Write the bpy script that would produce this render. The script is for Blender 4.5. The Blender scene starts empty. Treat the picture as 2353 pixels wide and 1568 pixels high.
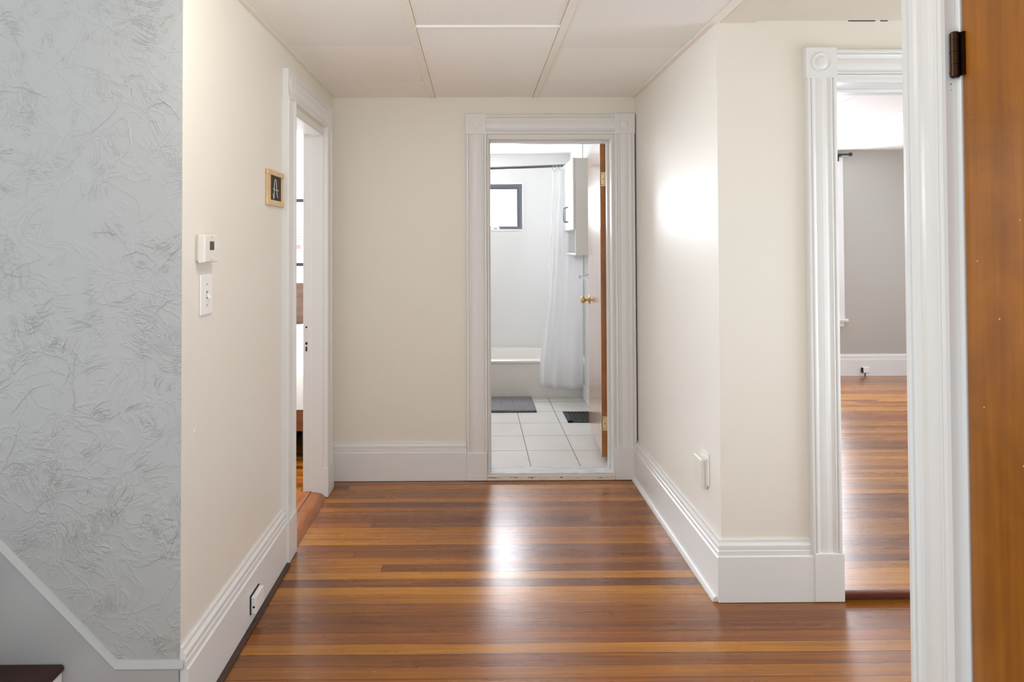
import bpy, bmesh, math, random
from mathutils import noise as mnoise
from mathutils import Vector, Matrix
S = bpy.context.scene
COL = S.collection
R = math.radians
random.seed(7)

# ------------------------------------------------------------------ builders
class MB:
    def __init__(s): s.bm = bmesh.new()
    def face(s, pts):
        return s.bm.faces.new([s.bm.verts.new(Vector(p)) for p in pts])
    def box(s, x0, x1, y0, y1, z0, z1, M=None):
        c = [Vector((x, y, z)) for z in (z0, z1) for y in (y0, y1) for x in (x0, x1)]
        if M: c = [M @ p for p in c]
        v = [s.bm.verts.new(p) for p in c]
        for f in ((0,1,3,2),(4,5,7,6),(0,1,5,4),(2,3,7,6),(0,2,6,4),(1,3,7,5)):
            s.bm.faces.new([v[i] for i in f])
        return s
    def prism(s, pts, vec):
        vec = Vector(vec); a = [s.bm.verts.new(Vector(p)) for p in pts]
        b = [s.bm.verts.new(Vector(p) + vec) for p in pts]; n = len(a)
        s.bm.faces.new(a); s.bm.faces.new(b)
        for i in range(n): s.bm.faces.new([a[i], a[(i+1)%n], b[(i+1)%n], b[i]])
        return s
    def lathe(s, o, axis, prof, n=32):
        o = Vector(o); ax = Vector(axis).normalized()
        t = Vector((0,0,1)) if abs(ax.z) < .9 else Vector((1,0,0))
        u = ax.cross(t).normalized(); w = ax.cross(u)
        rings = []
        for r, h in prof:
            if r < 1e-6: rings.append([s.bm.verts.new(o + ax*h)])
            else: rings.append([s.bm.verts.new(o + ax*h + (u*math.cos(2*math.pi*k/n) + w*math.sin(2*math.pi*k/n))*r) for k in range(n)])
        for A, B in zip(rings, rings[1:]):
            for k in range(n):
                j = (k+1) % n
                if len(A) == 1 and len(B) == 1: continue
                if len(A) == 1: s.bm.faces.new([A[0], B[k], B[j]])
                elif len(B) == 1: s.bm.faces.new([A[k], A[j], B[0]])
                else: s.bm.faces.new([A[k], A[j], B[j], B[k]])
        return s
    def tube(s, path, r, n=12):
        P = [Vector(p) for p in path]; rings = []
        up = None
        for i, p in enumerate(P):
            d = (P[min(i+1, len(P)-1)] - P[max(i-1, 0)]).normalized()
            if up is None:
                t = Vector((0,0,1)) if abs(d.z) < .9 else Vector((1,0,0))
                up = d.cross(t).normalized()
            up = (up - d*up.dot(d)).normalized(); w = d.cross(up)
            rings.append([s.bm.verts.new(p + (up*math.cos(2*math.pi*k/n) + w*math.sin(2*math.pi*k/n))*r) for k in range(n)])
        for A, B in zip(rings, rings[1:]):
            for k in range(n): s.bm.faces.new([A[k], A[(k+1)%n], B[(k+1)%n], B[k]])
        s.bm.faces.new(rings[0]); s.bm.faces.new(rings[-1])
        return s
    def grid(s, rows):
        V = [[s.bm.verts.new(Vector(p)) for p in r] for r in rows]
        for A, B in zip(V, V[1:]):
            for k in range(len(A)-1): s.bm.faces.new([A[k], A[k+1], B[k+1], B[k]])
        return s
    def build(s, name, mat, parent=None, bevel=0, smooth=False, seg=2, recalc=True, angle=35):
        if recalc: bmesh.ops.recalc_face_normals(s.bm, faces=s.bm.faces[:])
        me = bpy.data.meshes.new(name); s.bm.to_mesh(me); s.bm.free()
        o = bpy.data.objects.new(name, me); COL.objects.link(o)
        if mat: me.materials.append(mat)
        if parent:
            o.parent = parent
            if parent.type == 'EMPTY': o.matrix_parent_inverse = Matrix.Translation(parent.location).inverted()
        if bevel:
            m = o.modifiers.new('bevel', 'BEVEL'); m.width = bevel; m.segments = seg; m.limit_method = 'ANGLE'; m.angle_limit = R(30)
        if smooth:
            for p in me.polygons: p.use_smooth = True
            bm = bmesh.new(); bm.from_mesh(me)
            for e in bm.edges:
                if len(e.link_faces) == 2 and e.calc_face_angle(0) > R(angle): e.smooth = False
            bm.to_mesh(me); bm.free()
        return o

def struct(o, label=None):
    o['kind'] = 'structure'
    if label: o['label'] = label
    return o
def tag(o, label, cat, group=None):
    o['label'] = label; o['category'] = cat
    if group: o['group'] = group
    return o
def thing(name, label, cat, loc, group=None):
    o = bpy.data.objects.new(name, None); COL.objects.link(o); o.location = loc; o.empty_display_size = .05
    return tag(o, label, cat, group)

# ------------------------------------------------------------------ materials
def lin(c):
    return tuple(((v/255)/12.92 if v/255 <= .04045 else ((v/255+.055)/1.055)**2.4) for v in c) + (1,)
class NT:
    def __init__(s, name):
        s.m = bpy.data.materials.new(name); s.m.use_nodes = True; s.t = s.m.node_tree
        s.b = s.t.nodes['Principled BSDF']; s.L = s.t.links
    def n(s, typ, **kw):
        x = s.t.nodes.new(typ)
        for k, v in kw.items(): setattr(x, k, v)
        return x
    def put(s, sock, v):
        if hasattr(v, 'is_linked') or isinstance(v, bpy.types.NodeSocket): s.L.new(v, sock)
        else: sock.default_value = v
    def math(s, op, a, b=0., c=0.):
        x = s.n('ShaderNodeMath', operation=op); s.put(x.inputs[0], a); s.put(x.inputs[1], b)
        if op in ('MULTIPLY_ADD', 'COMPARE', 'SMOOTH_MIN'): s.put(x.inputs[2], c)
        return x.outputs[0]
    def coord(s): return s.n('ShaderNodeTexCoord').outputs['Object']
    def scale(s, vec, sc):
        x = s.n('ShaderNodeVectorMath', operation='MULTIPLY'); s.L.new(vec, x.inputs[0]); x.inputs[1].default_value = sc
        return x.outputs[0]
    def vadd(s, a, b):
        x = s.n('ShaderNodeVectorMath', operation='ADD'); s.put(x.inputs[0], a); s.put(x.inputs[1], b); return x.outputs[0]
    def xyz(s, v):
        x = s.n('ShaderNodeSeparateXYZ'); s.L.new(v, x.inputs[0]); return x.outputs
    def comb(s, a, b, c=0.):
        x = s.n('ShaderNodeCombineXYZ'); s.put(x.inputs[0], a); s.put(x.inputs[1], b); s.put(x.inputs[2], c); return x.outputs[0]
    def noise(s, v, scale=5., detail=2., rough=.5, dist=0.):
        x = s.n('ShaderNodeTexNoise'); s.L.new(v, x.inputs['Vector']); x.inputs['Scale'].default_value = scale
        x.inputs['Detail'].default_value = detail; x.inputs['Roughness'].default_value = rough; x.inputs['Distortion'].default_value = dist
        return x.outputs['Fac']
    def white(s, v):
        x = s.n('ShaderNodeTexWhiteNoise', noise_dimensions='3D'); s.L.new(v, x.inputs['Vector']); return x.outputs['Value']
    def ramp(s, f, stops):
        x = s.n('ShaderNodeValToRGB'); s.L.new(f, x.inputs[0]); e = x.color_ramp.elements
        while len(e) < len(stops): e.new(.5)
        for el, (p, c) in zip(e, stops): el.position = p; el.color = c
        return x.outputs[0]
    def mix(s, f, a, b, mode='MIX'):
        x = s.n('ShaderNodeMix', data_type='RGBA', blend_type=mode); s.put(x.inputs[0], f); s.put(x.inputs[6], a); s.put(x.inputs[7], b)
        return x.outputs[2]
    def bump(s, h, strength=.2, dist=.01, nrm=None):
        x = s.n('ShaderNodeBump'); s.put(x.inputs['Height'], h); x.inputs['Strength'].default_value = strength
        x.inputs['Distance'].default_value = dist
        if nrm: s.L.new(nrm, x.inputs['Normal'])
        s.L.new(x.outputs[0], s.b.inputs['Normal']); return x.outputs[0]
    def set(s, **kw):
        for k, v in kw.items(): s.put(s.b.inputs[k.replace('_', ' ')], v)
        return s

def paint(name, rgb, rough=.45, bump=.05, scale=60., dirt=0., spec=.5):
    t = NT(name); c = t.coord(); t.set(Base_Color=lin(rgb), Roughness=rough)
    t.b.inputs['Specular IOR Level'].default_value = spec
    if dirt:
        f = t.noise(c, 2.3, 4, .6)
        t.set(Base_Color=t.mix(t.math('MULTIPLY', f, dirt), lin(rgb), lin([v*.86 for v in rgb])))
    if bump: t.bump(t.noise(c, scale, 3, .6), bump, .004)
    return t.m
def metal(name, rgb, rough=.25):
    t = NT(name); t.set(Base_Color=lin(rgb), Metallic=1., Roughness=rough)
    t.set(Roughness=t.math('MULTIPLY_ADD', t.noise(t.coord(), 60, 2), .15, rough-.05)); return t.m
def plain(name, rgb, rough=.5):
    t = NT(name); t.set(Base_Color=lin(rgb))
    t.set(Roughness=t.math('MULTIPLY_ADD', t.noise(t.coord(), 40, 2), .1, rough-.05)); return t.m
def emit(name, rgb, strength):
    t = NT(name); t.set(Base_Color=lin((230, 235, 240)), Emission_Color=lin(rgb), Emission_Strength=strength, Roughness=.4); return t.m

def wood_floor():
    t = NT('varnished_plank_floor'); c = t.coord(); x, y, z = t.xyz(c)
    W = .0595
    # the boards are not perfectly straight
    yy = t.math('ADD', y, t.math('MULTIPLY', t.noise(t.scale(c, (.9, .9, 1)), 1., 1), .012))
    row = t.math('FLOOR', t.math('DIVIDE', yy, W)); fr = t.math('FRACT', t.math('DIVIDE', yy, W))
    r1 = t.white(t.comb(row, 3.7))
    seg = t.math('FLOOR', t.math('DIVIDE', t.math('MULTIPLY_ADD', r1, 19., x), 5.2))
    sf = t.math('FRACT', t.math('DIVIDE', t.math('MULTIPLY_ADD', r1, 19., x), 5.2))
    pid = t.white(t.comb(row, seg, 1.3))
    off = t.comb(t.math('MULTIPLY', pid, 37.), t.math('MULTIPLY', pid, 11.), 0.)
    g1 = t.noise(t.vadd(t.scale(c, (1.1, 46., 1.)), off), 1., 4, .6, .6)
    g2 = t.noise(t.vadd(t.scale(c, (5., 260., 1.)), off), 1., 3, .6)
    g3 = t.noise(t.vadd(t.scale(c, (.7, 9., 1.)), off), 1., 3, .5)
    v = t.math('ADD', t.math('MULTIPLY_ADD', pid, .36, .06), t.math('ADD', t.math('MULTIPLY_ADD', g1, .5, -.07), t.math('MULTIPLY', g3, .20)))
    colr = t.ramp(v, [(.22, lin((74, 32, 8))), (.40, lin((118, 64, 10))), (.54, lin((150, 89, 13))), (.68, lin((178, 115, 20))), (.92, lin((206, 140, 44)))])
    colr = t.mix(t.math('MULTIPLY', t.math('SUBTRACT', g2, .42), 1.4), colr, lin((94, 42, 12)))
    # reddish boards
    colr = t.mix(t.math('MULTIPLY', t.math('GREATER_THAN', t.white(t.comb(row, seg, 8.1)), .74), .16), colr, lin((150, 70, 24)))
    edge = t.math('MINIMUM', fr, t.math('SUBTRACT', 1., fr))
    gap = t.math('LESS_THAN', edge, t.math('MULTIPLY_ADD', t.white(t.comb(row, 9.2)), .030, .008))
    se = t.math('MINIMUM', sf, t.math('SUBTRACT', 1., sf))
    gap2 = t.math('LESS_THAN', se, .0004)
    gp = t.math('MAXIMUM', gap, gap2)
    colr = t.mix(t.math('MULTIPLY', gp, .82), colr, lin((38, 18, 10)))
    # dust specks and chips in the varnish
    vo = t.n('ShaderNodeTexVoronoi'); t.L.new(c, vo.inputs['Vector']); vo.inputs['Scale'].default_value = 17.
    dot = t.math('LESS_THAN', vo.outputs['Distance'], t.math('MULTIPLY', t.math('GREATER_THAN', t.noise(t.scale(c, (1, 1, 1)), 3.1, 2), .46), .03))
    colr = t.mix(t.math('MULTIPLY', dot, .75), colr, lin((235, 220, 195)))
    t.set(Base_Color=colr)
    wave = t.noise(t.scale(c, (2.2, 5.5, 1)), 1., 3, .55)
    pn = t.math('MULTIPLY', pid, .6)
    h = t.math('SUBTRACT', t.math('ADD', t.math('MULTIPLY', wave, 1.2), t.math('ADD', t.math('MULTIPLY', g2, .12), pn)), t.math('MULTIPLY', gp, 1.1))
    t.set(Roughness=t.math('MULTIPLY_ADD', t.noise(t.scale(c, (3, 30, 1)), 1., 4, .6), .15, .21))
    t.bump(h, .28, .0022)
    t.b.inputs['Coat Weight'].default_value = .35; t.b.inputs['Coat Roughness'].default_value = .22
    return t.m

def wood(name, a, b, axis='Z', rough=.3, fine=90., coat=.3, specks=False):
    t = NT(name); c = t.coord()
    sc = {'X': (1.2, fine*.35, fine*.35), 'Y': (fine*.35, 1.2, fine*.35), 'Z': (fine*.35, fine*.35, 1.2)}[axis]
    g = t.noise(t.scale(c, sc), 1., 5, .62, .3)
    blot = t.noise(c, 4.5, 4, .6, .6)
    f = t.math('ADD', t.math('MULTIPLY', g, .55), t.math('MULTIPLY', blot, .45))
    colr = t.ramp(f, [(.3, lin(a)), (.68, lin(b))])
    if specks:
        vo = t.n('ShaderNodeTexVoronoi'); t.L.new(c, vo.inputs['Vector']); vo.inputs['Scale'].default_value = 22.
        colr = t.mix(t.math('MULTIPLY', t.math('LESS_THAN', vo.outputs['Distance'], .042), .8), colr, lin((240, 215, 170)))
    t.set(Base_Color=colr, Roughness=t.math('MULTIPLY_ADD', g, .16, rough-.08))
    t.b.inputs['Coat Weight'].default_value = coat; t.b.inputs['Coat Roughness'].default_value = .2
    t.bump(g, .12, .002)
    return t.m

def tile_floor():
    t = NT('white_square_floor_tile'); x, y, z = t.xyz(t.coord()); c = t.coord()
    def grid(v, o, p):
        f = t.math('FRACT', t.math('ADD', t.math('DIVIDE', t.math('SUBTRACT', v, o), p), 100.))
        return t.math('MULTIPLY', t.math('MINIMUM', f, t.math('SUBTRACT', 1., f)), p)
    d = t.math('MINIMUM', grid(x, .338, .307), grid(y, 4.102, .317))
    g = t.math('LESS_THAN', d, .0025)
    base = t.mix(t.noise(c, 3., 4, .6), lin((226, 224, 220)), lin((205, 203, 200)))
    t.set(Base_Color=t.mix(g, base, lin((112, 108, 102))), Roughness=.22)
    t.bump(t.math('SUBTRACT', 1., g), .4, .002); return t.m

def marble():
    t = NT('grey_veined_marble'); c = t.coord()
    v = t.noise(t.scale(c, (5, 22, 5)), 1., 6, .65, 1.2)
    t.set(Base_Color=t.ramp(v, [(.35, lin((176, 182, 190))), (.5, lin((212, 215, 218))), (.7, lin((228, 228, 228)))]), Roughness=.2); return t.m

def ceiling_tile(name, rgb, rough_amt):
    t = NT(name); c = t.coord()
    n = t.noise(t.scale(c, (1, 1.6, 1)), 85., 4, .65)
    t.set(Base_Color=t.mix(t.math('MULTIPLY', n, .35*rough_amt), lin(rgb), lin([v*.8 for v in rgb])), Roughness=.75)
    t.bump(n, .35*rough_amt, .006); return t.m

def stucco():
    t = NT('grey_trowelled_plaster'); c = t.coord()
    warp = t.n('ShaderNodeTexNoise'); t.L.new(c, warp.inputs['Vector']); warp.inputs['Scale'].default_value = 3.2; warp.inputs['Detail'].default_value = 2
    cc = t.vadd(c, t.scale(warp.outputs['Color'], (.25, .25, .25)))
    def ridged(v, p):
        q = t.math('SUBTRACT', 1., t.math('ABSOLUTE', t.math('MULTIPLY_ADD', v, 2.6, -1.3)))
        return t.math('POWER', t.math('MAXIMUM', q, 0.), p)
    a = ridged(t.noise(t.scale(cc, (7, 1, 22)), 1.9, 3, .6, .9), 7.)
    b = ridged(t.noise(t.scale(cc, (24, 1, 8)), 1.7, 3, .6, .9), 7.)
    d = ridged(t.noise(cc, 9., 3, .55, 1.2), 14.)
    e = t.noise(t.scale(cc, (40, 1, 150)), 1., 3, .6, .5)
    m = t.noise(c, 3.6, 2, .5)
    patch = t.ramp(t.noise(t.vadd(c, (3.1, 0, 7.7)), 5.5, 3, .6), [(.49, (0, 0, 0, 1)), (.60, (1, 1, 1, 1))])
    sel = t.ramp(m, [(.44, (0, 0, 0, 1)), (.56, (1, 1, 1, 1))])
    comb = t.math('MULTIPLY', t.mix(sel, a, b), patch)
    low = t.noise(c, 6., 3, .55)
    h = t.math('ADD', t.math('MULTIPLY_ADD', comb, .8, t.math('MULTIPLY', d, .34)), t.math('MULTIPLY_ADD', low, .7, t.math('MULTIPLY', e, .10)))
    t.set(Base_Color=lin((180, 180, 177)), Roughness=.38)
    t.bump(h, .55, .0065); return t.m

def fabric(name, rgb, trans=0.):
    t = NT(name); c = t.coord()
    t.set(Base_Color=lin(rgb), Roughness=.8)
    t.b.inputs['Sheen Weight'].default_value = .2
    t.bump(t.noise(c, 300., 2), .1, .002)
    if trans:
        out = t.t.nodes['Material Output']; tr = t.n('ShaderNodeBsdfTranslucent'); tr.inputs[0].default_value = lin(rgb)
        mx = t.n('ShaderNodeMixShader'); mx.inputs[0].default_value = trans
        t.L.new(t.b.outputs[0], mx.inputs[1]); t.L.new(tr.outputs[0], mx.inputs[2]); t.L.new(mx.outputs[0], out.inputs[0])
    return t.m

def mat_rug():
    t = NT('grey_knobbly_mat'); c = t.coord()
    vo = t.n('ShaderNodeTexVoronoi'); t.L.new(c, vo.inputs['Vector']); vo.inputs['Scale'].default_value = 75.
    t.set(Base_Color=t.mix(vo.outputs['Distance'], lin((150, 148, 150)), lin((104, 102, 106))), Roughness=.95)
    t.bump(t.math('SUBTRACT', 1., vo.outputs['Distance']), .8, .01); return t.m

def worn_board():
    t = NT('cracked_cream_board'); c = t.coord()
    n = t.noise(t.scale(c, (14, 60, 60)), 1., 3, .7)
    x, y, z = t.xyz(c)
    band = t.math('LESS_THAN', t.math('ABSOLUTE', t.math('SUBTRACT', z, .019)), .0035)
    crack = t.math('MULTIPLY', band, t.math('GREATER_THAN', n, .55))
    t.set(Base_Color=t.mix(crack, lin((228, 223, 212)), lin((45, 30, 22))), Roughness=.5)
    t.bump(t.noise(c, 50., 3), .2, .004); return t.m

M = dict(
    cream=paint('cream_wall_paint', (236, 231, 220), .42, .04, 45, .1),
    creamr=paint('cream_satin_wall_paint', (238, 235, 227), .40, .02, 22, 0, .28),
    trim=paint('white_gloss_trim_paint', (232, 232, 230), .28, .012, 40, .05),
    bathwall=paint('pale_grey_bath_paint', (225, 225, 224), .5),
    gwall=paint('warm_grey_room_paint', (182, 179, 171), .55),
    white=paint('flat_white_paint', (240, 239, 236), .6),
    plaster=paint('cream_plaster_ceiling', (226, 217, 202), .6, .1, 20, .3),
    stucco=stucco(), skirt=paint('grey_skirting_paint', (178, 178, 176), .4),
    floor=wood_floor(), saddle=wood('saddle_wood', (120, 62, 28), (178, 108, 54), 'Y', .28),
    stairwood=wood('dark_stair_wood', (30, 10, 7), (52, 20, 13), 'Y', .35, 60, .05),
    nosing=wood('dark_red_nosing', (70, 26, 12), (120, 54, 26), 'X', .25, 60),
    shoe=plain('dark_brown_shoe', (70, 48, 38), .5),
    slab=wood('amber_veneer_door', (110, 60, 2), (176, 108, 13), 'Z', .36, 80, .12, True),
    slab2=wood('honey_veneer_door', (178, 130, 104), (206, 166, 138), 'Z', .2, 70, .9),
    doorEdge=wood('raw_wood_edge', (138, 82, 34), (186, 124, 62), 'Z', .4, 60, 0),
    tile=tile_floor(), marble=marble(), board=worn_board(),
    ctile=ceiling_tile('rough_ceiling_tile', (246, 241, 234), 1.), csmooth=ceiling_tile('smooth_ceiling_tile', (246, 242, 235), .35),
    runner=paint('ceiling_runner_paint', (238, 230, 218), .4, 0),
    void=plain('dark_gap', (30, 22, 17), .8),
    porcelain=plain('tub_enamel', (226, 222, 216), .2), curtain=fabric('white_curtain_cloth', (250, 250, 251), .35),
    black=plain('black_iron', (22, 22, 24), .45), dgrey=metal('grey_window_metal', (120, 124, 132), .35),
    rodm=metal('dull_steel', (120, 120, 120), .3), chrome=metal('chrome', (225, 228, 232), .12),
    brass=metal('polished_brass', (206, 178, 118), .2), brassp=metal('pale_brass', (236, 214, 170), .35),
    bronze=metal('dark_bronze', (62, 46, 34), .35),
    plast=plain('off_white_plastic', (232, 229, 219), .35), wplast=plain('white_plastic', (242, 241, 238), .35),
    lcd=plain('dark_lcd', (62, 56, 42), .2), ink=plain('grey_print', (140, 138, 130), .5), dot=plain('dark_hole', (24, 22, 22), .7),
    slate=plain('black_slate', (44, 38, 30), .6), chalk=plain('white_chalk', (212, 206, 196), .9),
    pine=wood('pale_pine', (206, 170, 122), (232, 204, 160), 'Y', .5, 50, 0),
    cab=plain('white_cabinet', (232, 231, 226), .3), rug=mat_rug(),
    bedwood=wood('rustic_brown_wood', (52, 36, 28), (124, 94, 72), 'X', .6, 70, 0), railwood=wood('brown_rail_wood', (88, 48, 26), (132, 80, 46), 'X', .5, 40, 0),
    linen=fabric('white_linen', (244, 245, 246)), pink=plain('pink_print', (206, 140, 144), .7), paper=plain('white_paper', (246, 246, 246), .7),
    frost=emit('frosted_daylight_pane', (240, 246, 255), 34.), added_bed_pane=emit('added_bedroom_pane', (236, 244, 255), 12.), noon=emit('strong_daylight_pane', (238, 245, 255), 22.), added_pane=emit('added_window_pane', (226, 239, 255), 4.6),  # two of these panes glow only in added, unseen windows
)

# ------------------------------------------------------------------ dimensions (metres)
XL, XR, D, D2, H = -.8585, .9727, 3.711, 2.449, 2.306

# casings along a wall: frame = origin, u (along wall), n (out of wall)
class F:
    def __init__(s, o, u, n): s.o, s.u, s.n = Vector(o), Vector(u), Vector(n)
    def p(s, u, z, n=0): return s.o + s.u*u + s.n*n + Vector((0, 0, z))
    def box(s, mb, u0, u1, z0, z1, n0, n1):
        mb.prism([s.p(u0, z0, n0), s.p(u1, z0, n0), s.p(u1, z1, n0), s.p(u0, z1, n0)], s.n*(n1-n0))
CAS = [(0,0),(0,.020),(.003,.025),(.012,.026),(.015,.022),(.017,.018),(.019,.0225),(.024,.0235),(.028,.019),(.036,.0165),(.048,.0195),(.06,.021),(.072,.0195),(.084,.0165),(.092,.019),(.096,.0235),(.101,.0225),(.103,.018),(.105,.022),(.108,.026),(.117,.025),(.12,.020),(.12,0)]
def flute_v(f, u0, u1, z0, z1, th=1.):
    w = u1-u0
    return MB().prism([f.p(u0 + a/.12*w, z0, b*th) for a, b in CAS], (0, 0, z1-z0))
def flute_h(f, u0, u1, z0, z1, th=1.):
    w = z1-z0
    return MB().prism([f.p(u0, z0 + a/.12*w, b*th) for a, b in CAS], f.u*(u1-u0))
def rosette(f, u0, u1, z0, z1, parent):
    m = MB(); f.box(m, u0, u1, z0, z1, 0, .027)
    b = m.build('corner_block', M['trim'], parent, bevel=.002)
    c = f.p((u0+u1)/2, (z0+z1)/2, .0265); r = (u1-u0)/2
    MB().lathe(c, f.n, [(r*.66,0),(r*.64,.003),(r*.58,.0035),(r*.52,.001),(r*.46,-.0005),(r*.38,.001),(r*.32,.004),(r*.2,.0055),(r*.08,.006),(0,.0058)], 40).build('bullseye', M['trim'], b, smooth=True, angle=60)
def plinth(f, u0, u1, h, parent, th=.028):
    m = MB(); f.box(m, u0, u1, .002, h, 0, th)
    m.build('plinth_block', M['trim'], parent, bevel=.003)
BASE = [(0,0),(.024,0),(.024,.166),(.0185,.170),(.0185,.186),(.014,.189),(.0165,.193),(.0165,.205),(.009,.214),(.008,.224),(0,.225)]
def base_run(mb, f, u0, u1, z0=.002, hs=1., m0=0, m1=0):
    # m0/m1: mitre factor at each end (+1 runs out past the corner with thickness)
    a = [f.p(u0 - m0*t, z0 + z*hs, t) for t, z in BASE]; b = [f.p(u1 + m1*t, z0 + z*hs, t) for t, z in BASE]
    va = [mb.bm.verts.new(p) for p in a]; vb = [mb.bm.verts.new(p) for p in b]; n = len(va)
    mb.bm.faces.new(va); mb.bm.faces.new(vb)
    for i in range(n): mb.bm.faces.new([va[i], va[(i+1)%n], vb[(i+1)%n], vb[i]])

fB = F((0, D, 0), (1, 0, 0), (0, -1, 0))        # back wall
fL = F((XL, 0, 0), (0, 1, 0), (1, 0, 0))         # left wall (u = Y)
fR = F((XR, 0, 0), (0, 1, 0), (-1, 0, 0))        # right wall (u = Y)
fE = F((0, D2, 0), (1, 0, 0), (0, -1, 0))        # recess wall
XN = 1.0
fN = F((XN, 0, 0), (0, 1, 0), (-1, 0, 0))        # near right wall (u = Y)

# ------------------------------------------------------------------ walls
w = MB().box(-.968, XL, 1.803, 2.846, 0, H+.1).box(-.968, XL, 3.486, D+.001, 0, H+.1).box(-.968, XL, 2.846, 3.486, 2.05, H+.1)
struct(w.build('wall_left', M['cream']), 'cream painted hall wall on the left with thermostat and bedroom doorway')
w = MB().box(-1.0, .072, D, 3.85, 0, H+.1).box(.834, XR+.13, D, 3.85, 0, H+.1).box(.072, .834, D, 3.85, 2.062, H+.1)
wb = struct(w.build('wall_back', M['cream']), 'beige end wall of the hall around the bathroom doorway')
MB().box(.9662, .9725, D-.006, D+.001, .232, 2.202).build('corner_gap_shade', M['void'], wb)  # dark strip set into the casing gap to stand for its shadow
w = MB().box(XR, XR+.13, D2+.0005, D, 0, H+.1)
struct(w.build('wall_right', M['creamr']), 'glossy cream hall wall on the right leading to the bathroom')
w = MB().box(XR+.0008, 1.437, D2, 2.60, 0, H+.1).box(2.25, 5.7, D2, 2.60, 0, H+.25).box(1.437, 2.25, D2, 2.60, 2.072, H+.25)
wr = struct(w.build('wall_recess', M['cream']), 'cream wall facing the camera beside the right doorway')
for q in ((1.505, 1.615), (1.635, 1.665)): MB().box(q[0], q[1], D2-.0006, D2+.002, H-.0005, H+.0035).build('ceiling_crack', M['void'], wr)
# near wall with the closed amber door
w = MB().box(XN, XN+.12, 1.275, 1.395, 0, H+.1).box(XN, XN+.12, .33, .46, 0, H+.1).box(XN, XN+.12, .46, 1.275, 2.06, H+.1)
w.box(XN+.12, 2.6, 1.275, 1.395, 0, H+.1)
w.box(2.6, 2.7, 1.275, 1.50, 0, H+.1).box(2.6, 2.7, 2.35, D2, 0, H+.1).box(2.6, 2.7, 1.50, 2.35, 0, .45).box(2.6, 2.7, 1.50, 2.35, 1.95, H+.1)
struct(w.build('wall_near', M['cream']), 'cream wall at the right edge holding the amber door')
added_win5 = struct(MB().box(2.585, 2.62, 1.43, 1.50, .40, 2.02).box(2.585, 2.62, 2.35, 2.42, .40, 2.02).box(2.585, 2.62, 1.50, 2.35, .40, .45).box(2.585, 2.62, 1.50, 2.35, 1.95, 2.02).box(2.61, 2.64, 1.50, 2.35, 1.18, 1.22).build('added_window_5', M['trim'], bevel=.003), 'added unseen window at the end of the passage to the right')  # glowing window added out of view to brighten the left wall
MB().box(2.645, 2.652, 1.50, 2.35, .45, 1.95).build('pane', M['added_pane'], added_win5)
# textured stair wall: flat plaster plus trowel ridges
w = MB().box(-3.0, XL-.0008, 1.802, 1.93, 0, 2.75)
def ridge(pts, wd, ht):
    n = len(pts); rows = []
    for i, (x, z) in enumerate(pts):
        a = pts[max(i-1, 0)]; b = pts[min(i+1, n-1)]
        d = Vector((b[0]-a[0], b[1]-a[1])); d = d.normalized() if d.length > 0 else Vector((1, 0)); q = Vector((-d.y, d.x))
        k = math.sin(math.pi*(i+.35)/(n-.3)); k = max(k, .1)
        rows.append([(x+q.x*wd*k, 1.8022, z+q.y*wd*k), (x+q.x*wd*.3*k, 1.802-ht*k, z+q.y*wd*.3*k), (x-q.x*wd*.5*k, 1.802-ht*k*.7, z-q.y*wd*.5*k), (x-q.x*wd*k, 1.8022, z-q.y*wd*k)])
    w.grid(rows)
def stroke(x, z, ang, ln, curv, wd, ht, jit=.0016):
    n = max(4, int(ln/.010)); pts = []
    for i in range(n):
        if x > XL-.004 or x < -1.9: break
        pts.append((x + random.uniform(-jit, jit), z + random.uniform(-jit, jit)))
        x += math.cos(ang)*ln/n; z += math.sin(ang)*ln/n; ang += curv/n + random.uniform(-.16, .16)
    if len(pts) > 3: ridge(pts, wd, ht)
rng = random
for k in range(90):
    cx = rng.uniform(-1.5, XL-.02); cz = rng.uniform(.22, 2.35)
    if cz < .25 - (cx+1.03)*1.02: continue
    ang = .35 + 3.2*mnoise.noise((cx*2.6+3, cz*2.6, .5)) + rng.gauss(0, .18); dens = rng.choice((3, 6, 9, 12, 15)); sp = rng.uniform(.0036, .0068)
    ln = rng.uniform(.02, .085); cv = rng.gauss(0, .9)
    for j in range(dens):
        o = (j - dens/2)*sp
        stroke(cx - math.sin(ang)*o + rng.uniform(-.012, .012), cz + math.cos(ang)*o + rng.uniform(-.004, .004), ang + rng.gauss(0, .12),
               ln*rng.uniform(.4, 1.2), cv, rng.uniform(.0008, .0016), rng.uniform(.0006, .0018))
for k in range(70):
    cx = rng.uniform(-1.5, XL-.02); cz = rng.uniform(.24, 2.35)
    if cz < .26 - (cx+1.03)*1.02: continue
    stroke(cx, cz, rng.uniform(-1.2, 1.6), rng.uniform(.08, .22), rng.gauss(0, 1.4), rng.uniform(.0013, .0026), rng.uniform(.001, .0024), .003)
for k in range(110):
    cx = rng.uniform(-1.5, XL-.012); cz = rng.uniform(.24, 2.35)
    if cz < .26 - (cx+1.03)*1.02: continue
    stroke(cx, cz, .35 + 3.2*mnoise.noise((cx*2.6+3, cz*2.6, .5)) + rng.gauss(0, .3), rng.uniform(.012, .045), rng.gauss(0, 2.), rng.uniform(.0010, .0020), rng.uniform(.0006, .0016), .002)
struct(w.build('wall_stair', M['stucco'], recalc=True, smooth=True, angle=70), 'grey trowelled plaster wall beside the staircase')

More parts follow.
